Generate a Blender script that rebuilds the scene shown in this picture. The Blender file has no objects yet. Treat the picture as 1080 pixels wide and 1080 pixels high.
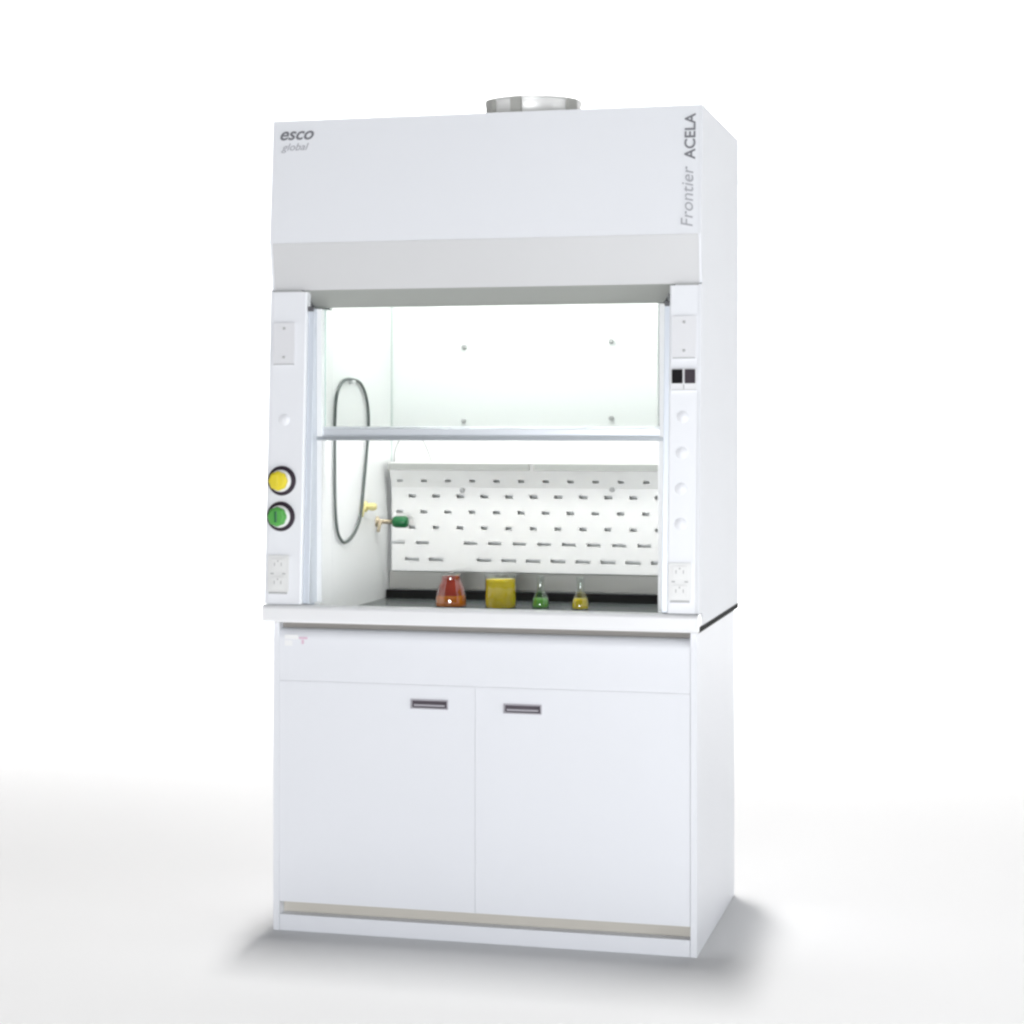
import bpy, bmesh, math, random
from mathutils import Vector, Matrix
random.seed(4)
S = bpy.context.scene
C = S.collection

# ------------------------------------------------------------------ camera
cam_d = bpy.data.cameras.new('camera')
cam = bpy.data.objects.new('camera', cam_d); C.objects.link(cam)
cam.location = (2.1075, -5.3695, 1.4636)
cam.rotation_euler = (math.pi / 2, 0, 0.2494)
cam_d.sensor_width = 36
cam_d.lens = 36 * 2088.9 / 1080
cam_d.shift_y = -(540 - 447.6) / 1080
cam_d.clip_start = 0.1
cam_d.clip_end = 200
S.camera = cam

# ------------------------------------------------------------------ world and lamps
w = bpy.data.worlds.new('World'); S.world = w; w.use_nodes = True
w.node_tree.nodes['Background'].inputs[0].default_value = (0.93, 0.96, 1.0, 1)
w.node_tree.nodes['Background'].inputs[1].default_value = 0.06


def area(name, loc, target, sx, sy, power, col=(1, 1, 1), spread=180):
    d = bpy.data.lights.new(name, 'AREA'); d.shape = 'RECTANGLE'
    d.size = sx; d.size_y = sy; d.energy = power; d.color = col; d.spread = math.radians(spread)
    o = bpy.data.objects.new(name, d); C.objects.link(o)
    o.location = loc
    o.rotation_euler = (Vector(target) - Vector(loc)).to_track_quat('-Z', 'Y').to_euler()
    return o


top = area('overhead_softbox', (0.10, 2.75, 20.0), (0.10, 2.75, 0), 0.85, 3.6, 2500, (1, 0.99, 0.98))
top.rotation_euler = (0, 0, 0.2494)
area('front_softbox', (1.4, -8.0, 1.15), (0.6, 0, 1.5), 2.4, 1.5, 290, (0.95, 0.97, 1.0))
area('side_softbox', (7.4, -2.0, 1.25), (1.2, 0.4, 1.3), 2.0, 1.7, 150, (0.95, 0.98, 1.0))
area('background_light', (-1.35, 8.1, 6.8), (-1.90, 10.4, 0), 13.0, 3.0, 960, (1, 1, 1), 128)

S.view_settings.view_transform = 'Standard'
S.view_settings.look = 'None'
S.view_settings.exposure = 0.2
S.view_settings.gamma = 1
S.view_settings.use_curve_mapping = False
S.render.film_transparent = False
try:
    S.cycles.pixel_filter_type = 'BLACKMAN_HARRIS'
    S.cycles.filter_width = 2.6
    S.cycles.max_bounces = 14
    S.cycles.transmission_bounces = 12
    S.cycles.transparent_max_bounces = 12
    S.cycles.diffuse_bounces = 6
    S.cycles.use_denoising = True
except Exception:
    pass


# ------------------------------------------------------------------ materials
def mat(name, col, rough=0.4, metal=0.0, noise=0.0, nscale=6.0, bump=0.0, bscale=300.0, **kw):
    m = bpy.data.materials.new(name); m.use_nodes = True
    nt = m.node_tree; b = nt.nodes['Principled BSDF']
    b.inputs['Base Color'].default_value = (*col, 1)
    b.inputs['Roughness'].default_value = rough
    b.inputs['Metallic'].default_value = metal
    for k, v in kw.items():
        b.inputs[k.replace('_', ' ')].default_value = v
    tc = nt.nodes.new('ShaderNodeTexCoord')
    if noise:
        n = nt.nodes.new('ShaderNodeTexNoise'); n.inputs['Scale'].default_value = nscale
        n.inputs['Detail'].default_value = 5
        nt.links.new(tc.outputs['Object'], n.inputs['Vector'])
        r = nt.nodes.new('ShaderNodeMapRange')
        r.inputs['To Min'].default_value = 1 - noise; r.inputs['To Max'].default_value = 1 + noise
        nt.links.new(n.outputs['Fac'], r.inputs['Value'])
        mx = nt.nodes.new('ShaderNodeVectorMath'); mx.operation = 'SCALE'
        mx.inputs[0].default_value = col
        nt.links.new(r.outputs['Result'], mx.inputs['Scale'])
        nt.links.new(mx.outputs['Vector'], b.inputs['Base Color'])
    if bump:
        n2 = nt.nodes.new('ShaderNodeTexNoise'); n2.inputs['Scale'].default_value = bscale
        nt.links.new(tc.outputs['Object'], n2.inputs['Vector'])
        bp = nt.nodes.new('ShaderNodeBump'); bp.inputs['Strength'].default_value = bump
        bp.inputs['Distance'].default_value = 0.001
        nt.links.new(n2.outputs['Fac'], bp.inputs['Height'])
        nt.links.new(bp.outputs['Normal'], b.inputs['Normal'])
    return m


M = {
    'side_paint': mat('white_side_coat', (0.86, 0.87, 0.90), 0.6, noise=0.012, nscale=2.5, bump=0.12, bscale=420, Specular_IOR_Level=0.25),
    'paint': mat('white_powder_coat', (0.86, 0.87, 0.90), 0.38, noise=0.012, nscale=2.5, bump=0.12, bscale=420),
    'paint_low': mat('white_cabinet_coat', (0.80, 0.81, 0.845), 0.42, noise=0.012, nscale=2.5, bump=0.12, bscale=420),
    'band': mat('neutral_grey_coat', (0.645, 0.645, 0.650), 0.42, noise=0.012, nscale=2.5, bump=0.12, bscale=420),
    'lip': mat('white_sill_coat', (0.86, 0.86, 0.87), 0.3),
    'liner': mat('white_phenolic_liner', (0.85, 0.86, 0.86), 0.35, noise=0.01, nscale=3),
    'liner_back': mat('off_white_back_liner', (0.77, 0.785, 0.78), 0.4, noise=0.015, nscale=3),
    'baffle': mat('baffle_phenolic', (0.80, 0.80, 0.785), 0.4, noise=0.015, nscale=4),
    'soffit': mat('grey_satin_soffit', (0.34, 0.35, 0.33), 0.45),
    'rail': mat('anodised_rail', (0.66, 0.70, 0.76), 0.35, 0.25),
    'alu': mat('satin_aluminium', (0.72, 0.75, 0.79), 0.3, 0.4),
    'alu_dark': mat('dark_aluminium', (0.30, 0.32, 0.34), 0.4, 0.4),
    'black': mat('black_epoxy_top', (0.125, 0.14, 0.14), 0.24, noise=0.15, nscale=20),
    'rubber': mat('black_rubber', (0.012, 0.012, 0.012), 0.8, Specular_IOR_Level=0.15),
    'edge': mat('plate_lower_edge', (0.52, 0.52, 0.53), 0.5),
    'plate': mat('cover_plate_plastic', (0.79, 0.79, 0.81), 0.4),
    'outlet': mat('outlet_plastic', (0.80, 0.80, 0.79), 0.35),
    'grey': mat('grey_plastic', (0.45, 0.45, 0.45), 0.5),
    'dgrey': mat('dark_grey_plastic', (0.10, 0.10, 0.11), 0.5),
    'trim': mat('pale_green_trim', (0.55, 0.62, 0.59), 0.4),
    'channel': mat('dull_grey_channel', (0.46, 0.46, 0.43), 0.45),
    'steel': mat('stainless_steel', (0.84, 0.84, 0.82), 0.42, 0.3, noise=0.05, nscale=14),
    'bezel': mat('dark_bezel', (0.035, 0.024, 0.035), 0.5, Specular_IOR_Level=0.25),
    'switch': mat('black_rocker', (0.004, 0.003, 0.005), 0.6, Specular_IOR_Level=0.15),
    'white_ring': mat('white_ring', (0.82, 0.82, 0.82), 0.3),
    'yellow': mat('yellow_knob_plastic', (0.80, 0.66, 0.03), 0.35),
    'green': mat('green_knob_plastic', (0.10, 0.42, 0.08), 0.3),
    'green_dark': mat('dark_green_plastic', (0.003, 0.13, 0.035), 0.3),
    'cream': mat('cream_yellow_plastic', (0.80, 0.72, 0.32), 0.4),
    'brass': mat('tan_brass', (0.50, 0.42, 0.30), 0.35, 0.6),
    'hose': mat('grey_rubber_hose', (0.09, 0.11, 0.105), 0.35),
    'ink': mat('grey_print', (0.20, 0.20, 0.22), 0.5),
    'ink_light': mat('light_grey_print', (0.42, 0.42, 0.45), 0.5),
    'handle': mat('recessed_pull_dark', (0.06, 0.045, 0.06), 0.4),
    'handle_rim': mat('recessed_pull_rim', (0.42, 0.40, 0.44), 0.4),
    'sticker': mat('sticker_white', (0.88, 0.88, 0.88), 0.4),
    'pink': mat('sticker_pink', (0.72, 0.52, 0.62), 0.4),
    'kick': mat('shade_beige_toe_kick', (0.58, 0.55, 0.49), 0.5),  # beige tone carries the warm shade inside the toe recess
    'sill_shade': mat('painted_sill_shade', (0.32, 0.30, 0.28), 0.7),  # dark tone paints the shade beneath the sill
    'floor': mat('white_studio_floor', (0.80, 0.80, 0.80), 0.9, noise=0.004, nscale=1.5, Specular_IOR_Level=0.1),
    'liquid_orange': mat('orange_liquid', (1.0, 0.27, 0.03), 0.05, Transmission_Weight=0.15, IOR=1.33),
    'liquid_red': mat('dark_red_liquid', (0.68, 0.09, 0.05), 0.08, Transmission_Weight=0.5, IOR=1.33),
    'liquid_yellow': mat('yellow_liquid', (1.0, 0.76, 0.01), 0.05, Transmission_Weight=0.22, IOR=1.33),
    'liquid_green': mat('green_liquid', (0.28, 0.75, 0.12), 0.05, Transmission_Weight=0.5, IOR=1.33),
}


def pane_mat(name, tint, gloss, floor_=0.03):
    m = bpy.data.materials.new(name); m.use_nodes = True
    nt = m.node_tree; nt.nodes.clear()
    out = nt.nodes.new('ShaderNodeOutputMaterial')
    t = nt.nodes.new('ShaderNodeBsdfTransparent'); t.inputs[0].default_value = (*tint, 1)
    g = nt.nodes.new('ShaderNodeBsdfGlossy'); g.inputs['Roughness'].default_value = 0.03
    lw = nt.nodes.new('ShaderNodeLayerWeight'); lw.inputs[0].default_value = 0.5
    pw = nt.nodes.new('ShaderNodeMath'); pw.operation = 'POWER'; pw.inputs[1].default_value = 4.0
    f = nt.nodes.new('ShaderNodeMath'); f.operation = 'MULTIPLY_ADD'
    f.inputs[1].default_value = gloss; f.inputs[2].default_value = floor_
    nt.links.new(lw.outputs['Facing'], pw.inputs[0]); nt.links.new(pw.outputs[0], f.inputs[0])
    mx = nt.nodes.new('ShaderNodeMixShader')
    nt.links.new(f.outputs[0], mx.inputs[0]); nt.links.new(t.outputs[0], mx.inputs[1])
    nt.links.new(g.outputs[0], mx.inputs[2]); nt.links.new(mx.outputs[0], out.inputs[0])
    return m


M['pane'] = pane_mat('sash_glass', (0.835, 0.850, 0.842), 0.5)
M['pane_edge'] = mat('glass_edge_green', (0.50, 0.64, 0.60), 0.2)
M['labglass'] = pane_mat('borosilicate_glass', (0.95, 0.97, 0.96), 0.95, 0.09)
M['lamp'] = mat('lamp_diffuser', (0.9, 0.9, 0.9), 0.5)
_b = M['lamp'].node_tree.nodes['Principled BSDF']
_b.inputs['Emission Color'].default_value = (1.0, 1.0, 0.97, 1)
_b.inputs['Emission Strength'].default_value = 15.5


# ------------------------------------------------------------------ mesh helpers
def box(bm, x0, x1, y0, y1, z0, z1, bev=0.0, seg=2, mi=0):
    vs = [bm.verts.new((x, y, z)) for x in (x0, x1) for y in (y0, y1) for z in (z0, z1)]
    F = [(0, 1, 3, 2), (4, 6, 7, 5), (0, 4, 5, 1), (2, 3, 7, 6), (0, 2, 6, 4), (1, 5, 7, 3)]
    fs = [bm.faces.new([vs[i] for i in f]) for f in F]
    for f in fs: f.material_index = mi
    if bev:
        es = list({e for f in fs for e in f.edges})
        r = bmesh.ops.bevel(bm, geom=es, offset=bev, segments=seg, profile=0.6, affect='EDGES')
        for f in r['faces']: f.material_index = mi


def prism(bm, pts, x0, x1, axis='x', bev=0.0, mi=0):
    """polygon of (y,z) pushed along x, or of (x,z) along y, or (x,y) along z"""
    def P(a, b, c):
        return {'x': (c, a, b), 'y': (a, c, b), 'z': (a, b, c)}[axis]
    A = [bm.verts.new(P(a, b, x0)) for a, b in pts]
    B = [bm.verts.new(P(a, b, x1)) for a, b in pts]
    n = len(pts)
    fs = [bm.faces.new(A), bm.faces.new(B[::-1])]
    for i in range(n):
        fs.append(bm.faces.new((A[i], B[i], B[(i + 1) % n], A[(i + 1) % n])))
    for f in fs: f.material_index = mi
    if bev:
        es = list({e for f in fs for e in f.edges})
        bmesh.ops.bevel(bm, geom=es, offset=bev, segments=2, profile=0.6, affect='EDGES')


def lathe(bm, prof, c=(0, 0, 0), axis='z', n=48, mi=0):
    """closed surface of revolution of (r, h) points"""
    ca = Vector(c); rings = []
    for r, h in prof:
        if r < 1e-6:
            p = {'z': (0, 0, h), 'y': (0, h, 0), 'x': (h, 0, 0)}[axis]
            rings.append([bm.verts.new(ca + Vector(p))]); continue
        ring = []
        for i in range(n):
            a = 2 * math.pi * i / n; u, v = r * math.cos(a), r * math.sin(a)
            p = {'z': (u, v, h), 'y': (u, h, v), 'x': (h, u, v)}[axis]
            ring.append(bm.verts.new(ca + Vector(p)))
        rings.append(ring)
    for A, B in zip(rings, rings[1:]):
        for i in range(n):
            j = (i + 1) % n
            if len(A) == 1 and len(B) == 1: continue
            if len(A) == 1: f = bm.faces.new((A[0], B[i], B[j]))
            elif len(B) == 1: f = bm.faces.new((A[i], A[j], B[0]))
            else: f = bm.faces.new((A[i], A[j], B[j], B[i]))
            f.smooth = True; f.material_index = mi


def tube(bm, pts, r, n=12, closed=False, mi=0):
    pts = [Vector(p) for p in pts]; N = len(pts); rings = []
    prev = None
    for i, p in enumerate(pts):
        a = pts[(i - 1) % N] if (closed or i > 0) else p
        b = pts[(i + 1) % N] if (closed or i < N - 1) else p
        t = (b - a).normalized()
        if prev is None:
            up = Vector((0, 0, 1)) if abs(t.z) < 0.9 else Vector((1, 0, 0))
            u = t.cross(up).normalized()
        else:
            u = (prev - t * prev.dot(t)).normalized()
        prev = u; v = t.cross(u)
        rings.append([bm.verts.new(p + (u * math.cos(2 * math.pi * k / n) + v * math.sin(2 * math.pi * k / n)) * r) for k in range(n)])
    for i in range(N if closed else N - 1):
        A, B = rings[i], rings[(i + 1) % N]
        for k in range(n):
            f = bm.faces.new((A[k], A[(k + 1) % n], B[(k + 1) % n], B[k])); f.smooth = True; f.material_index = mi
    if not closed:
        bm.faces.new(rings[0]); bm.faces.new(rings[-1][::-1])


def spline(ctrl, per=10, closed=True):
    out = []; n = len(ctrl); P = [Vector(c) for c in ctrl]
    rng = range(n) if closed else range(n - 1)
    for i in rng:
        if closed:
            a, b, c, d = P[(i - 1) % n], P[i], P[(i + 1) % n], P[(i + 2) % n]
        else:
            a, b, c, d = P[max(i - 1, 0)], P[i], P[i + 1], P[min(i + 2, n - 1)]
        for k in range(per):
            t = k / per
            out.append(0.5 * ((2 * b) + (c - a) * t + (2 * a - 5 * b + 4 * c - d) * t * t + (3 * b - a - 3 * c + d) * t ** 3))
    if not closed: out.append(P[-1])
    return out


def wpos(o):
    p = Vector((0, 0, 0))
    while o: p += Vector(o.location); o = o.parent
    return p


def obj(name, bm, mats, parent=None, label=None, origin=None):
    """link one mesh object; coordinates given in world space"""
    bmesh.ops.remove_doubles(bm, verts=bm.verts, dist=1e-6)
    bmesh.ops.recalc_face_normals(bm, faces=bm.faces)
    off = wpos(parent)
    loc = Vector(origin) - off if origin else Vector((0, 0, 0))
    bmesh.ops.translate(bm, verts=bm.verts, vec=-(off + loc))
    me = bpy.data.meshes.new(name); bm.to_mesh(me); bm.free()
    for m in (mats if isinstance(mats, (list, tuple)) else [mats]): me.materials.append(m)
    o = bpy.data.objects.new(name, me); C.objects.link(o)
    o.parent = parent; o.location = loc
    if label: o['label'] = label
    return o


def thing(name, loc, label, cat, group=None):
    o = bpy.data.objects.new(name, None); C.objects.link(o); o.location = loc
    o.empty_display_size = 0.1
    o['label'] = label; o['category'] = cat
    if group: o['group'] = group
    return o


def tag(o, label, cat, group=None):
    o['label'] = label; o['category'] = cat
    if group: o['group'] = group


def B(): return bmesh.new()


def text(name, s, size, mat_, parent, origin, rot, shear=0.0, spacing=1.0, sx=1.0, bold=0.0):
    cu = bpy.data.curves.new(name, 'FONT'); cu.body = s; cu.size = size; cu.shear = shear
    cu.extrude = 0.0004; cu.offset = bold; cu.space_character = spacing
    t = bpy.data.objects.new(name + '_source', cu); C.objects.link(t)
    bpy.context.view_layer.update()
    me = bpy.data.meshes.new_from_object(t.evaluated_get(bpy.context.evaluated_depsgraph_get()))
    bpy.data.objects.remove(t)
    me.transform(Matrix.Diagonal((sx, 1, 1, 1)))
    me.materials.clear(); me.materials.append(mat_)
    o = bpy.data.objects.new(name, me); C.objects.link(o)
    o.parent = parent; o.location = Vector(origin) - wpos(parent); o.rotation_euler = rot
    return o


# ------------------------------------------------------------------ setting
b = B()
NX = 2
vs = [[b.verts.new((x, y, 0)) for x in (-30, 30)] for y in (-25, 8.0)]
b.faces.new((vs[0][0], vs[0][1], vs[1][1], vs[1][0]))
o = obj('floor', b, M['floor']); o['kind'] = 'structure'
b = B(); rows = []
R_ = 3.0
for i in range(17):
    a = math.pi / 2 * i / 16
    rows.append((8.0 + R_ * math.sin(a), R_ - R_ * math.cos(a)))
rows.append((11.0, 12.0))
prev = None
for y, z in rows:
    cur = [b.verts.new((-30, y, z)), b.verts.new((30, y, z))]
    if prev:
        f = b.faces.new((prev[0], prev[1], cur[1], cur[0])); f.smooth = True
    prev = cur
o = obj('backdrop', b, M['floor']); o['kind'] = 'structure'

# ------------------------------------------------------------------ base cabinet
YB, DB = 0.02, 0.765
XL, XR = 0.021, 1.258
base = thing('base_cabinet', (0.646, 0.39, 0), 'white two door base cabinet standing on the floor beneath the hood', 'cabinet')
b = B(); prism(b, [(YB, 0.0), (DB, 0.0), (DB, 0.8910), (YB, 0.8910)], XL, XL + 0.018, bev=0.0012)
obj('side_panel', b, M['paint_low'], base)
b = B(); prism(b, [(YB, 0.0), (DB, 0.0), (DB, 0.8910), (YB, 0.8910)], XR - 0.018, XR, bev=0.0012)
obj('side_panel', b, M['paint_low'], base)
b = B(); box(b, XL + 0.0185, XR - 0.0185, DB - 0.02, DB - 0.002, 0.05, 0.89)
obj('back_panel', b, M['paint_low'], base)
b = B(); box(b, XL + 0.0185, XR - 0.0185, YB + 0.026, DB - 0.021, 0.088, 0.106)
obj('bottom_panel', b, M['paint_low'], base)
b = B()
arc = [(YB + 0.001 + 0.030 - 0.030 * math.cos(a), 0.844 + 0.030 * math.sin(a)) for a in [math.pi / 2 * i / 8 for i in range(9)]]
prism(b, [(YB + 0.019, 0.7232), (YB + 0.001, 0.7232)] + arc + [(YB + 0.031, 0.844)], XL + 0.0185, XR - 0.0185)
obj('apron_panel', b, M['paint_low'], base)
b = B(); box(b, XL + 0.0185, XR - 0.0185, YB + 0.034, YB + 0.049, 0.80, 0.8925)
obj('sill_shade_strip', b, M['sill_shade'], base)  # recessed strip added to read as shade under the sill
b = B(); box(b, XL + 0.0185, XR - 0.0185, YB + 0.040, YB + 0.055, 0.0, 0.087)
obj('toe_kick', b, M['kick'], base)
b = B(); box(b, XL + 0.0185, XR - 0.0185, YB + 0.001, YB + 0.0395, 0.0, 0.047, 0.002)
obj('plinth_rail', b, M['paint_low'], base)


def door(x0, x1, hx0, hx1, z0, z1):
    b = B(); y0, y1 = YB + 0.001, YB + 0.020
    # door front with a real cut-out for the recessed pull
    xs = [x0, hx0, hx1, x1]; zs = [0.084, z0, z1, 0.7225]
    for i in range(3):
        for j in range(3):
            if i == 1 and j == 1: continue
            vs = [(xs[i], zs[j]), (xs[i + 1], zs[j]), (xs[i + 1], zs[j + 1]), (xs[i], zs[j + 1])]
            b.faces.new([b.verts.new((x, y0, z)) for x, z in vs])
    bmesh.ops.remove_doubles(b, verts=b.verts, dist=1e-6)
    r = bmesh.ops.extrude_face_region(b, geom=list(b.faces))
    bmesh.ops.translate(b, verts=[v for v in r['geom'] if isinstance(v, bmesh.types.BMVert)], vec=(0, y1 - y0, 0))
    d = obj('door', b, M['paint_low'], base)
    b = B()
    t = 0.004
    for (a0, a1, c0, c1) in ((hx0 - t, hx1 + t, z1, z1 + t), (hx0 - t, hx1 + t, z0 - t, z0),
                             (hx0 - t, hx0, z0 + 0.0002, z1 - 0.0002), (hx1, hx1 + t, z0 + 0.0002, z1 - 0.0002)):
        box(b, a0, a1, y0 - 0.003, y0 - 0.0003, c0, c1, 0.0006, 1)
    box(b, hx0 + 0.0005, hx1 - 0.0005, y0 + 0.004, y0 + 0.018, z0 + 0.0005, z1 - 0.0005, mi=1)
    box(b, hx0 + 0.006, hx1 - 0.006, y0 - 0.001, y0 + 0.0035, z0 + 0.004, z0 + 0.009, mi=0)
    obj('handle', b, [M['handle_rim'], M['handle']], d)


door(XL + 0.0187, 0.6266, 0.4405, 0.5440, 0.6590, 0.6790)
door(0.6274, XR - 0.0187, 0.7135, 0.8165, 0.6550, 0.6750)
b = B(); box(b, 0.0565, 0.098, YB - 0.0004, YB + 0.0006, 0.8430, 0.8560)
box(b, 0.0565, 0.080, YB - 0.0004, YB + 0.0006, 0.8240, 0.8400)
box(b, 0.1000, 0.1260, YB - 0.0004, YB + 0.0006, 0.8440, 0.8500, mi=1)
box(b, 0.1080, 0.1150, YB - 0.0004, YB + 0.0006, 0.8300, 0.8420, mi=1)
obj('sticker', b, [M['sticker'], M['pink']], base, 'small white and pink label under the sill at the left end')

# ------------------------------------------------------------------ fume hood
W, D, H = 1.266, 0.80, 2.35
hood = thing('fume_hood', (W / 2, 0.4, 0.893), 'white laboratory fume hood with half raised glass sash on the base cabinet', 'fume hood')


def yf(z): return 0.054 * (z - 0.907) / 0.944


# side panels follow the leaning front
side = [(yf(0.945), 0.945), (D, 0.945), (D, H), (0.074, H), (0.045, 1.990), (0.060, 1.853), (yf(1.851), 1.851)]
side_low = [(0.0635, 0.9075), (D, 0.9075), (D, H), (0.074, H), (0.045, 1.990), (0.068, 1.856), (yf(1.851), 1.851), (yf(0.9455), 0.9455), (0.0635, 0.9455)]
for x0, x1 in ((0.0, 0.008), (W - 0.008, W)):
    b = B(); prism(b, side_low, x0, x1, bev=0.0008)
    obj('side_panel', b, M['side_paint'], hood)
b = B(); box(b, 0.0085, W - 0.0085, D - 0.014, D - 0.002, 0.91, H - 0.002)
obj('back_panel', b, M['paint'], hood)
b = B(); box(b, 0.0085, W - 0.0085, 0.085, D - 0.0145, H - 0.012, H - 0.002)
obj('roof', b, M['paint'], hood)

# canopy: upper leaning panel
b = B(); prism(b, [(0.074, H), (0.045, 1.9897), (0.057, 1.9897), (0.086, H)], 0.0082, W - 0.0082, bev=0.0006)
canopy = obj('canopy_panel', b, M['paint'], hood)
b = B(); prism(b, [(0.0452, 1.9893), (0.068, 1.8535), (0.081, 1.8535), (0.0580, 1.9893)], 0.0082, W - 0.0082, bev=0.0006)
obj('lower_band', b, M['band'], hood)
# soffit behind the lower band, leaning in towards the sash
b = B()
A = [(0.098, 0.0725, 1.8528), (1.186, 0.0725, 1.8528), (1.1465, 0.125, 1.8045), (0.1120, 0.125, 1.8045)]
f1 = [b.verts.new(p) for p in A]
f2 = [b.verts.new((p[0], p[1] + 0.012, p[2] + 0.012)) for p in A]
b.faces.new(f1); b.faces.new(f2[::-1])
for i in range(4): b.faces.new((f1[i], f2[i], f2[(i + 1) % 4], f1[(i + 1) % 4]))
obj('soffit', b, M['soffit'], hood)

# front posts: a face that leans, a chamfer and an inner channel for the sash
def post(xo, xi, sgn):
    """xo outer x, xi inner x of the front face; sgn +1 = inside is towards +x"""
    b = B()
    z0, z1 = 0.945, 1.8485
    def ring(z):
        y = yf(z)
        return [(xo, y + 0.0), (xi - sgn * 0.004, y), (xi, y + 0.004), (xi, y + 0.034), (xo, y + 0.034)]
    lo, hi = ring(z0), ring(z1)
    A_ = [b.verts.new((x, y, z0)) for x, y in lo]; B_ = [b.verts.new((x, y, z1)) for x, y in hi]
    b.faces.new(A_); b.faces.new(B_[::-1])
    for i in range(5): b.faces.new((A_[i], B_[i], B_[(i + 1) % 5], A_[(i + 1) % 5]))
    p = obj('front_post', b, M['paint'], hood)
    return p


pl = post(0.0085, 0.1120, 1)
pr = post(W - 0.0085, 1.1770, -1)
# dark seal line under the canopy
for x0, x1 in ((0.0085, 0.094), (1.192, W - 0.0085)):
    b = B(); box(b, x0, x1, 0.057, 0.071, 1.8487, 1.8532); obj('seal_strip', b, M['grey'], hood)
# sash channels (blueish metal strips) and jambs
for x0, x1, jx0, jx1, nm in ((0.1125, 0.1300, 0.1303, 0.1450, 'l'), (1.1600, 1.1765, 1.1420, 1.1597, 'r')):
    b = B(); prism(b, [(0.020, 0.946), (0.070, 1.8000), (0.160, 1.8000), (0.160, 0.9075), (0.0640, 0.9075), (0.0640, 0.946)], x0, x1, bev=0.001)
    ch = obj('sash_channel', b, M['rail'], hood)
    b = B(); box(b, x0 + 0.001, x1 - 0.001, 0.060, 0.069, 1.792, 1.806, 0.002)
    obj('channel_cap', b, M['dgrey'], ch)
    b = B(); prism(b, [(0.088, 0.946), (0.088, 1.8), (0.180, 1.8), (0.180, 0.9075), (0.0640, 0.9075), (0.0640, 0.946)], jx0, jx1, bev=0.0008)
    obj('jamb', b, M['liner'], hood)

# sill / airfoil lip
b = B(); prism(b, [(-0.016, 0.9010), (-0.012, 0.8945), (0.012, 0.8945), (0.012, 0.9085), (0.050, 0.9085),
                   (0.062, 0.9300), (0.040, 0.9425), (-0.004, 0.9440), (-0.013, 0.9400), (-0.016, 0.9340)],
               0.0, W, bev=0.0012)
obj('sill', b, M['lip'], hood)
# worktop slab: black, its edge shows along the side between hood and cabinet
b = B(); box(b, 0.006, W - 0.006, 0.0135, D - 0.004, 0.8945, 0.9065, 0.001)
wt = obj('worktop', b, M['black'], hood)
for x0, x1 in ((0.0005, 0.0055), (W - 0.0055, W - 0.0003)):
    b = B(); box(b, x0, x1, 0.0135, D - 0.001, 0.8915, 0.9070, 0.0008)
    obj('edge_strip', b, M['rubber'], wt)
b = B(); box(b, 0.147, 1.119, 0.690, 0.704, 0.9068, 0.9340, 0.002)
obj('upstand', b, M['rubber'], wt)

# interior liner
IY = 0.752
b = B(); box(b, 0.1370, 0.1450, 0.181, IY, 0.9068, 2.30); obj('left_liner', b, M['liner'], hood)
b = B(); box(b, 1.1210, 1.1290, 0.181, IY, 0.9068, 2.30); obj('right_liner', b, M['liner'], hood)
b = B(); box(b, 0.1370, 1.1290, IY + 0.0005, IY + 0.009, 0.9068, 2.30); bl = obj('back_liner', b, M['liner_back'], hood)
b = B(); box(b, 0.1370, 1.1290, 0.128, IY, 2.301, 2.310); obj('ceiling_liner', b, M['liner'], hood)
b = B(); box(b, 0.1370, 1.1290, 0.126, 0.134, 1.82, 2.300); obj('front_liner', b, M['liner'], hood)
b = B(); box(b, 0.1452, 0.1490, IY - 0.0040, IY - 0.0002, 1.345, 2.30); obj('corner_trim', b, M['trim'], hood)
# internal lamp
b = B(); box(b, 0.20, 1.07, 0.145, 0.345, 2.270, 2.3005, 0.004)
lf = obj('light_fitting', b, M['paint'], hood)
b = B(); box(b, 0.22, 1.05, 0.155, 0.335, 2.258, 2.2695, 0.002)
obj('diffuser', b, M['lamp'], lf)

# lower baffle: slotted panel with a tilted head
YBF = 0.700
b = B()
X0, X1 = 0.164, 1.119
skip = {(4, 2), (5, 2)}
rows = []
PITCH = 0.0800
base_x = 0.594
rows.append((1.2835, 0.020, 0.0085, base_x))
rows.append((1.2345, 0.026, 0.0115, base_x - 0.0420))
rows.append((1.1840, 0.024, 0.0115, base_x - 0.0030))
rows.append((1.1340, 0.022, 0.0115, base_x - 0.0430))
rows.append((1.0855, 0.044, 0.0105, base_x - 0.0080))
rows.append((1.0325, 0.048, 0.0115, base_x - 0.0430))


def ybf(z):
    return YBF if z <= 1.262 else YBF - (z - 1.262) * 0.034 / (1.336 - 1.262)


def panel_quad(x0, x1, z0, z1):
    if x1 - x0 < 1e-5: return
    b.faces.new([b.verts.new((x0, ybf(z0), z0)), b.verts.new((x1, ybf(z0), z0)),
                 b.verts.new((x1, ybf(z1), z1)), b.verts.new((x0, ybf(z1), z1))])


edges_z = [1.338]
for z, w_, h_, xx in rows: edges_z += [z + h_ / 2, z - h_ / 2]
edges_z.append(0.9965)
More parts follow.
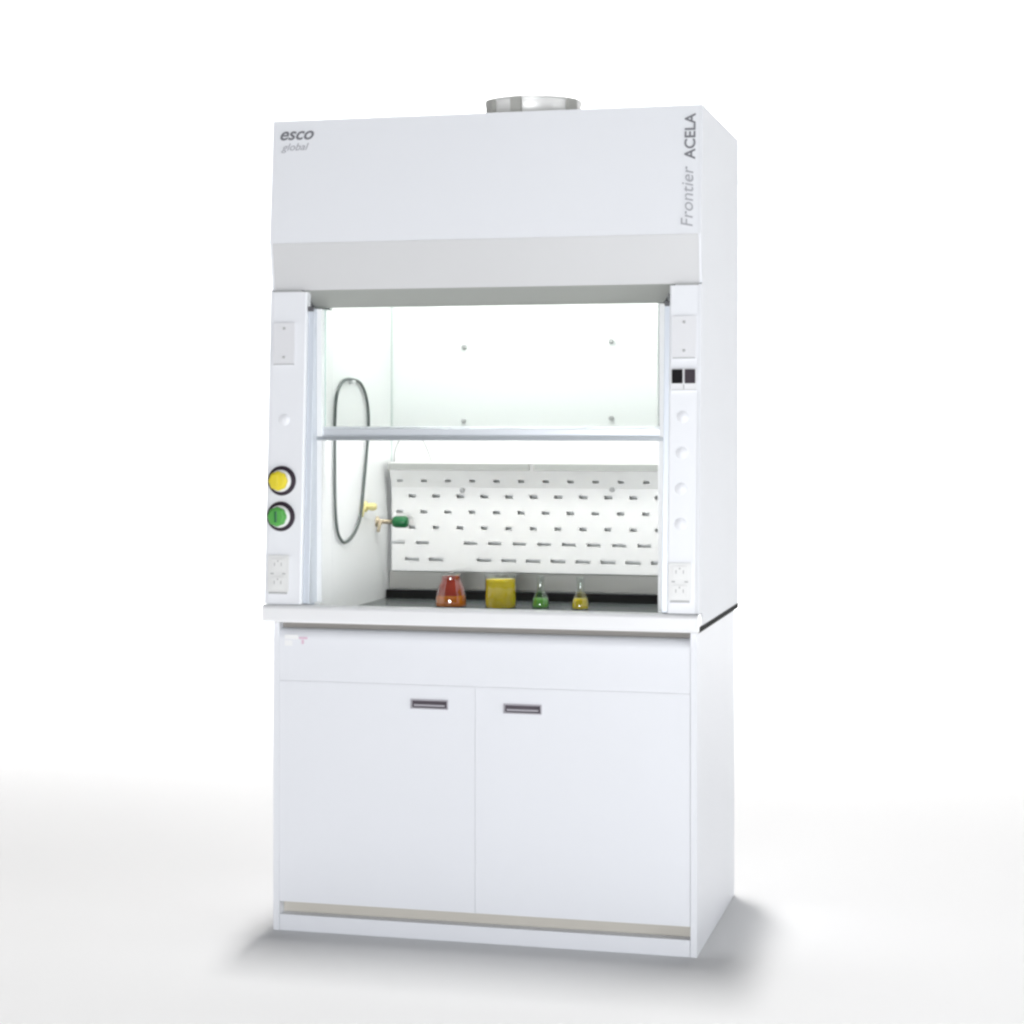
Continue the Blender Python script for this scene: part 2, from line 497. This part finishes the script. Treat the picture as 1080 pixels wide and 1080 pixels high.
# solid strips between rows (split at the bend)
for k in range(0, len(edges_z), 2):
    z1, z0 = edges_z[k], edges_z[k + 1]
    if z0 < 1.262 < z1:
        panel_quad(X0, X1, 1.262, z1); panel_quad(X0, X1, z0, 1.262)
    else:
        panel_quad(X0, X1, z0, z1)
for ri, (z, w_, h_, xx) in enumerate(rows):
    start = xx
    while start - PITCH > 0.176: start -= PITCH
    cur = X0; x = start; k = 0
    while x + w_ / 2 < X1 - 0.006:
        if (ri, k) not in skip:
            ww = w_
            panel_quad(cur, x - ww / 2, z - h_ / 2, z + h_ / 2)
            cur = x + ww / 2
        x += PITCH; k += 1
    panel_quad(cur, X1, z - h_ / 2, z + h_ / 2)
r = bmesh.ops.extrude_face_region(b, geom=list(b.faces))
bmesh.ops.translate(b, verts=[v for v in r['geom'] if isinstance(v, bmesh.types.BMVert)], vec=(0, 0.0045, 0.0005))
bf = obj('lower_baffle', b, M['baffle'], hood)
# head rails of the baffle with a gap at the bracket
for x0, x1 in ((0.164, 0.628), (0.643, 1.119)):
    b = B(); box(b, x0, x1, 0.6560, 0.6640, 1.3190, 1.3392, 0.001); obj('head_rail', b, M['soffit'], bf)
b = B(); box(b, 0.1640, 1.1195, 0.6645, IY, 1.3395, 1.3425); obj('light_block_cap', b, M['baffle'], bf)  # added cap, keeps lamp light out of the space behind the slots
# back channel behind the bottom of the baffle
b = B(); box(b, 0.147, 1.119, 0.7260, 0.7500, 0.935, 0.9900, 0.002)
obj('slot_channel', b, M['channel'], bf)
# fixing screws
for x, z, y in ((0.391, 1.712, IY), (0.872, 1.725, IY), (0.389, 1.4745, IY), (0.872, 1.4830, IY)):
    b = B(); lathe(b, [(0, -0.014), (0.006, -0.014), (0.008, -0.010), (0.008, 0), (0, 0)], (x, y, z), 'y', 20)
    obj('fixing_screw', b, M['grey'], bl)
for x, z in ((0.400, 1.2545), (0.885, 1.2600)):
    b = B(); lathe(b, [(0, -0.014), (0.006, -0.014), (0.008, -0.010), (0.008, 0), (0, 0)], (x, YBF, z), 'y', 20)
    obj('fixing_screw', b, M['grey'], bf)

# sash: frameless glass with a lift bar
sx0, sx1, sy = 0.1310, 1.1580, 0.104
b = B(); box(b, 0.1455, 1.1415, sy + 0.008, sy + 0.013, 1.4580, 1.8030)
sash = obj('sash', b, M['pane'], hood)
b = B(); box(b, 0.1462, 0.1492, sy + 0.0065, sy + 0.0075, 1.4580, 1.7995); obj('glass_edge', b, M['pane_edge'], sash)
b = B(); prism(b, [(sy - 0.014, 1.4210), (sy - 0.010, 1.4170), (sy + 0.022, 1.4170), (sy + 0.022, 1.4575), (sy, 1.4575), (sy - 0.008, 1.4500), (sy - 0.008, 1.4320), (sy - 0.014, 1.4300)],
               sx0 - 0.003, sx1 + 0.003, bev=0.001)
bar = obj('lift_handle', b, M['alu'], sash)
b = B(); box(b, sx0 - 0.002, sx1 + 0.002, sy - 0.0165, sy - 0.0142, 1.4175, 1.4285, 0.0008)
obj('grip_strip', b, M['alu_dark'], bar)

# service fittings on the posts ------------------------------------------------
def cover_plate(x0, x1, z0, z1, par):
    b = B(); y = yf(z1)
    pts = [(x0, z0), (x1, z0), (x1, z1), (x0, z1)]
    # leaning slab
    A_ = [b.verts.new((x, yf(z) - 0.006, z)) for x, z in pts]; B_ = [b.verts.new((x, yf(z) - 0.0004, z)) for x, z in pts]
    b.faces.new(A_); b.faces.new(B_[::-1])
    for i in range(4): b.faces.new((A_[i], B_[i], B_[(i + 1) % 4], A_[(i + 1) % 4]))
    bmesh.ops.bevel(b, geom=list(b.edges), offset=0.0015, segments=2, affect='EDGES')
    p = obj('cover_plate', b, M['plate'], par)
    b = B(); box(b, x0 + 0.002, x1 - 0.002, yf(z0) - 0.0065, yf(z0) - 0.0005, z0 - 0.004, z0 - 0.0003, 0.0008)
    obj('plate_edge', b, M['edge'], p)
    xm = (x0 + x1) / 2
    for z in (z0 + 0.018, z1 - 0.018):
        b = B(); lathe(b, [(0, -0.0085), (0.003, -0.0085), (0.0042, -0.0068), (0.0042, -0.005), (0, -0.005)], (xm, yf(z), z), 'y', 16)
        obj('screw', b, M['grey'], p)


cover_plate(0.0130, 0.0800, 1.6400, 1.7600, pl)
cover_plate(1.1855, 1.2530, 1.6490, 1.7640, pr)


def outlet(x0, x1, z0, z1, par):
    pts = [(x0, z0), (x1, z0), (x1, z1), (x0, z1)]
    b = B()
    A_ = [b.verts.new((x, yf(z) - 0.006, z)) for x, z in pts]; B_ = [b.verts.new((x, yf(z) - 0.0004, z)) for x, z in pts]
    b.faces.new(A_); b.faces.new(B_[::-1])
    for i in range(4): b.faces.new((A_[i], B_[i], B_[(i + 1) % 4], A_[(i + 1) % 4]))
    bmesh.ops.bevel(b, geom=list(b.edges), offset=0.0015, segments=2, affect='EDGES')
    p = obj('socket_outlet', b, M['outlet'], par)
    xm = (x0 + x1) / 2; zm = (z0 + z1) / 2
    b = B(); box(b, x0 + 0.004, x1 - 0.004, yf(z0) - 0.0075, yf(z0) - 0.0005, z0 - 0.006, z0 - 0.0003, 0.001)
    obj('plate_edge', b, M['edge'], p)
    for dz in (-0.026, 0.026):
        zc = zm + dz; y = yf(zc)
        b = B(); box(b, xm - 0.019, xm + 0.019, y - 0.0080, y - 0.0062, zc - 0.017, zc + 0.017, 0.0008)
        box(b, xm - 0.0115, xm - 0.0090, y - 0.0086, y - 0.0081, zc - 0.004, zc + 0.006, mi=1)
        box(b, xm + 0.0090, xm + 0.0115, y - 0.0086, y - 0.0081, zc - 0.004, zc + 0.006, mi=1)
        box(b, xm - 0.0020, xm + 0.0020, y - 0.0086, y - 0.0081, zc + 0.008, zc + 0.0125, mi=1)
        obj('receptacle', b, [M['outlet'], M['grey']], p)
    for dx in (-0.018, 0.018):
        b = B(); y = yf(zm); box(b, xm + dx - 0.005, xm + dx + 0.005, y - 0.0070, y - 0.0062, zm - 0.002, zm + 0.002)
        obj('centre_screw', b, M['grey'], p)


outlet(0.0105, 0.0750, 0.9800, 1.0860, pl)
outlet(1.1830, 1.2445, 0.9810, 1.0840, pr)

# twin rocker switches
zc = 1.587; y = yf(zc)
b = B(); box(b, 1.1835, 1.2550, y - 0.006, y - 0.0004, 1.5560, 1.6180, 0.001)
sw = obj('switch_plate', b, M['plate'], pr)
for x0, x1, mname in ((1.1865, 1.2165, 'switch'), (1.2225, 1.2520, 'bezel')):
    b = B(); box(b, x0, x1, y - 0.0110, y - 0.0062, 1.5765, 1.6155, 0.002)
    obj('rocker_switch', b, M[mname], sw)
b = B()
box(b, 1.1860, 1.2530, y - 0.0070, y - 0.0062, 1.5585, 1.5600)
box(b, 1.2180, 1.2210, y - 0.0070, y - 0.0062, 1.5605, 1.5740)
obj('plate_marking', b, M['grey'], sw)

# blanked service holes: shallow plugs
for x, z, par in ((1.2166, 1.4834, pr), (1.2155, 1.3843, pr), (1.2140, 1.2853, pr), (1.2135, 1.1891, pr), (0.0507, 1.4762, pl)):
    b = B(); y = yf(z)
    lathe(b, [(0, -0.0010), (0.0160, -0.0010), (0.0168, -0.0004), (0.0168, 0.002), (0, 0.002)], (x, y, z), 'y', 40)
    obj('blanking_plug', b, M['paint'], par)


def knob(x, z, mname, lab):
    y = yf(z)
    b = B(); lathe(b, [(0, -0.010), (0.034, -0.010), (0.041, -0.0075), (0.0430, -0.003), (0.0430, 0.0), (0, 0.0)], (x, y, z), 'y', 56)
    k = obj('service_knob', b, M['bezel'], pl, lab)
    b = B(); lathe(b, [(0, -0.0150), (0.0305, -0.0150), (0.0320, -0.0135), (0.0320, -0.0102), (0, -0.0102)], (x, y, z), 'y', 56)
    obj('ring', b, M['white_ring'], k)
    b = B(); cx = x - 0.004
    # lobed grip that narrows to the front
    n = 60; R0 = 0.028
    rings = []
    for r_s, h in ((0.94, -0.0152), (1.0, -0.018), (0.98, -0.025), (0.90, -0.0295), (0.70, -0.0320)):
        ring = []
        for i in range(n):
            a = 2 * math.pi * i / n
            rr = R0 * r_s * (1 + 0.035 * math.cos(8 * a))
            ring.append(b.verts.new((cx + rr * math.cos(a), y + h, z + rr * math.sin(a))))
        rings.append(ring)
    for A_, B_ in zip(rings, rings[1:]):
        for i in range(n):
            f = b.faces.new((A_[i], A_[(i + 1) % n], B_[(i + 1) % n], B_[i])); f.smooth = True
    b.faces.new(rings[0]); b.faces.new(rings[-1][::-1])
    obj('grip', b, M[mname], k)
    b = B(); box(b, cx - 0.0035, cx + 0.0035, y - 0.0360, y - 0.0322, z - 0.016, z + 0.016, 0.001)
    obj('grip_bar', b, M[mname if mname == 'yellow' else 'green_dark'], k)


knob(0.0470, 1.3005, 'yellow', 'yellow knob in dark ring, upper of the two')
knob(0.0462, 1.1975, 'green', 'green knob in dark ring, lower of the two')

# exhaust collar on the roof
cc = (0.705, 0.40, 0)
b = B()
lathe(b, [(0.185, 2.3485), (0.185, 2.352), (0.150, 2.354), (0.143, 2.360), (0.143, 2.414), (0.1455, 2.417), (0.1455, 2.427), (0.1405, 2.427), (0.1385, 2.36), (0.185, 2.3485)], cc, 'z', 72)
col = obj('exhaust_collar', b, M['steel'], hood)
for a0 in (-1.68, -2.32, -0.5):  # grey blocks stand in for dark reflections in the steel
    b = B()
    ca, sa = math.cos(a0), math.sin(a0)
    n = Vector((ca, sa, 0)); t = Vector((-sa, ca, 0)); p0 = Vector(cc) + n * 0.144 + Vector((0, 0, 2.397))
    vs = []
    for du in (-0.016, 0.016):
        for dn in (0, 0.014):
            for dz in (-0.022, 0.026):
                vs.append(b.verts.new(p0 + t * du + n * dn + Vector((0, 0, dz))))
    for f in [(0, 1, 3, 2), (4, 6, 7, 5), (0, 4, 5, 1), (2, 3, 7, 6), (0, 2, 6, 4), (1, 5, 7, 3)]: b.faces.new([vs[i] for i in f])
    obj('reflection_block', b, M['channel'], col)

# gas taps on the left liner
def tap(y, z, reach, knob_r, ln, body, kn, lab):
    x = 0.1455
    b = B(); lathe(b, [(0, 0), (0.017, 0), (0.017, 0.004), (0.010, 0.009), (0.007, 0.012), (0.007, reach), (0, reach)], (x, y, z), 'x', 28)
    t = obj('gas_tap', b, M[body], hood, lab)
    b = B(); lathe(b, [(0, reach - 0.002), (knob_r * 0.8, reach), (knob_r, reach + 0.008), (knob_r, reach + ln - 0.008), (knob_r * 0.75, reach + ln), (0, reach + ln)], (x, y, z), 'x', 28)
    obj('tap_handle', b, M[kn], t)
    b = B(); tube(b, [(x + reach * 0.35, y, z), (x + reach * 0.35, y - 0.03, z - 0.006), (x + reach * 0.35, y - 0.045, z - 0.028)], 0.0055)
    obj('spout', b, M[body], t)


tap(0.600, 1.1560, 0.055, 0.0185, 0.048, 'brass', 'green_dark', 'tap with dark green handle')
tap(0.485, 1.2080, 0.010, 0.012, 0.026, 'cream', 'cream', 'cream yellow tap')

# thin wire hook behind the sash bar
b = B(); tube(b, spline([(0.160, 0.735, 1.335), (0.163, 0.735, 1.380), (0.182, 0.735, 1.418), (0.215, 0.735, 1.436), (0.250, 0.735, 1.420), (0.272, 0.735, 1.380), (0.285, 0.742, 1.340)], 8, False), 0.0024, 8)
obj('wire_loop', b, M['grey'], hood)

# printed marks
lean = math.atan2(0.029, 0.36)     # the panel leans back going up
fr = (math.pi / 2 - lean, 0, 0)
def on_panel(x, z, off=0.0012):
    return (x, 0.045 + 0.029 * (z - 1.9897) / (H - 1.9897) - off, z)
text('maker_logo', 'esco', 0.052, M['ink'], canopy, on_panel(0.0195, 2.2935), fr, 0.35, 1.0, 1.08, 0.0009)
text('small_lettering', 'global', 0.030, M['ink_light'], canopy, on_panel(0.030, 2.2620), fr, 0.35, 1.0, 1.1)
rv = Matrix.Rotation(math.pi / 2 - lean, 4, 'X') @ Matrix.Rotation(math.pi / 2, 4, 'Z')
t1 = text('series_lettering', 'Frontier', 0.048, M['ink_light'], canopy, on_panel(1.2420, 2.0060), rv.to_euler(), 0.2, 1.0, 1.05)
t2 = text('series_lettering', 'ACELA', 0.042, M['ink'], canopy, on_panel(1.2460, 2.1980), rv.to_euler(), 0.0, 1.0, 1.0, 0.0007)

# ------------------------------------------------------------------ loose things inside the hood
b = B()
hx = 0.152
ctrl = [(0.336, 1.600), (0.262, 1.594), (0.205, 1.555), (0.186, 1.485), (0.183, 1.380), (0.186, 1.230), (0.205, 1.150), (0.245, 1.116), (0.285, 1.109),
        (0.340, 1.122), (0.390, 1.150), (0.425, 1.190), (0.450, 1.270), (0.478, 1.370), (0.500, 1.470), (0.478, 1.545), (0.420, 1.590)]
tube(b, spline([(hx, y, z) for y, z in ctrl], 8, True), 0.0045, 12, True)
ho = obj('rubber_hose', b, M['hose'], None, origin=(hx, 0.34, 1.60))
tag(ho, 'long dark grey hose loop hanging on the left inner wall of the hood', 'hose')
b = B(); lathe(b, [(0, -0.0006), (0.006, 0), (0.006, 0.018), (0, 0.018)], (0.1455, 0.336, 1.5915), 'x', 16)
obj('hose_peg', b, M['liner'], hood)

ZT = 0.9070


def vessel(name, x, y, prof, fill, liq, label, cat, neck=None, extra=None):
    t = thing(name, (x, y, ZT), label, cat, 'glassware on the black worktop')
    b = B()
    th = 0.0012
    outer = prof
    inner = [(max(r - th, 0), h + (th if i < 2 else 0)) for i, (r, h) in enumerate(prof)]
    lathe(b, outer + inner[::-1], (x, y, ZT), 'z', 48)
    obj('glass_body', b, M['labglass'], t)
    for k, (h0, h1, mname) in enumerate(fill):
        b = B()
        def rad(h):
            for (r0, a), (r1, c) in zip(prof[1:], prof[2:]):
                if a <= h <= c: return r0 + (r1 - r0) * (h - a) / max(c - a, 1e-6)
            return prof[-1][0]
        steps = 10
        pts = [(0, h0)] + [(rad(h0 + (h1 - h0) * i / steps) - th - 0.0006, h0 + (h1 - h0) * i / steps) for i in range(steps + 1)] + [(0, h1)]
        lathe(b, pts, (x, y, ZT), 'z', 48)
        obj('liquid', b, M[mname], t)
    return t


# broad flask with red and orange liquid
vessel('erlenmeyer_flask', 0.4315, 0.455,
       [(0, 0.0), (0.046, 0.0), (0.0480, 0.004), (0.0480, 0.012), (0.0465, 0.030), (0.0400, 0.060), (0.0310, 0.078), (0.0300, 0.098), (0.0325, 0.102)],
       [(0.0025, 0.0345, 'liquid_orange'), (0.0350, 0.0930, 'liquid_red')], 'liquid', 'wide flask of dark red liquid over an orange layer', 'flask')
# beaker
bk = vessel('beaker', 0.5920, 0.440,
       [(0, 0.0), (0.045, 0.0), (0.0475, 0.004), (0.0475, 0.012), (0.0475, 0.060), (0.0475, 0.098), (0.0500, 0.102)],
       [(0.0025, 0.0880, 'liquid_yellow')], 'liquid', 'straight sided beaker nearly full of yellow liquid', 'beaker')
small = [(0, 0.0), (0.0245, 0.0), (0.0262, 0.003), (0.0262, 0.010), (0.0240, 0.026), (0.0150, 0.048), (0.0110, 0.060), (0.0105, 0.092), (0.0140, 0.096)]
vessel('volumetric_flask', 0.7060, 0.485, small, [(0.0025, 0.0290, 'liquid_green')], 'liquid',
       'small clear narrow necked flask holding green liquid', 'flask')
vessel('volumetric_flask', 0.8340, 0.465, small, [(0.0025, 0.0330, 'liquid_yellow')], 'liquid',
       'small clear narrow necked flask holding yellow liquid', 'flask')
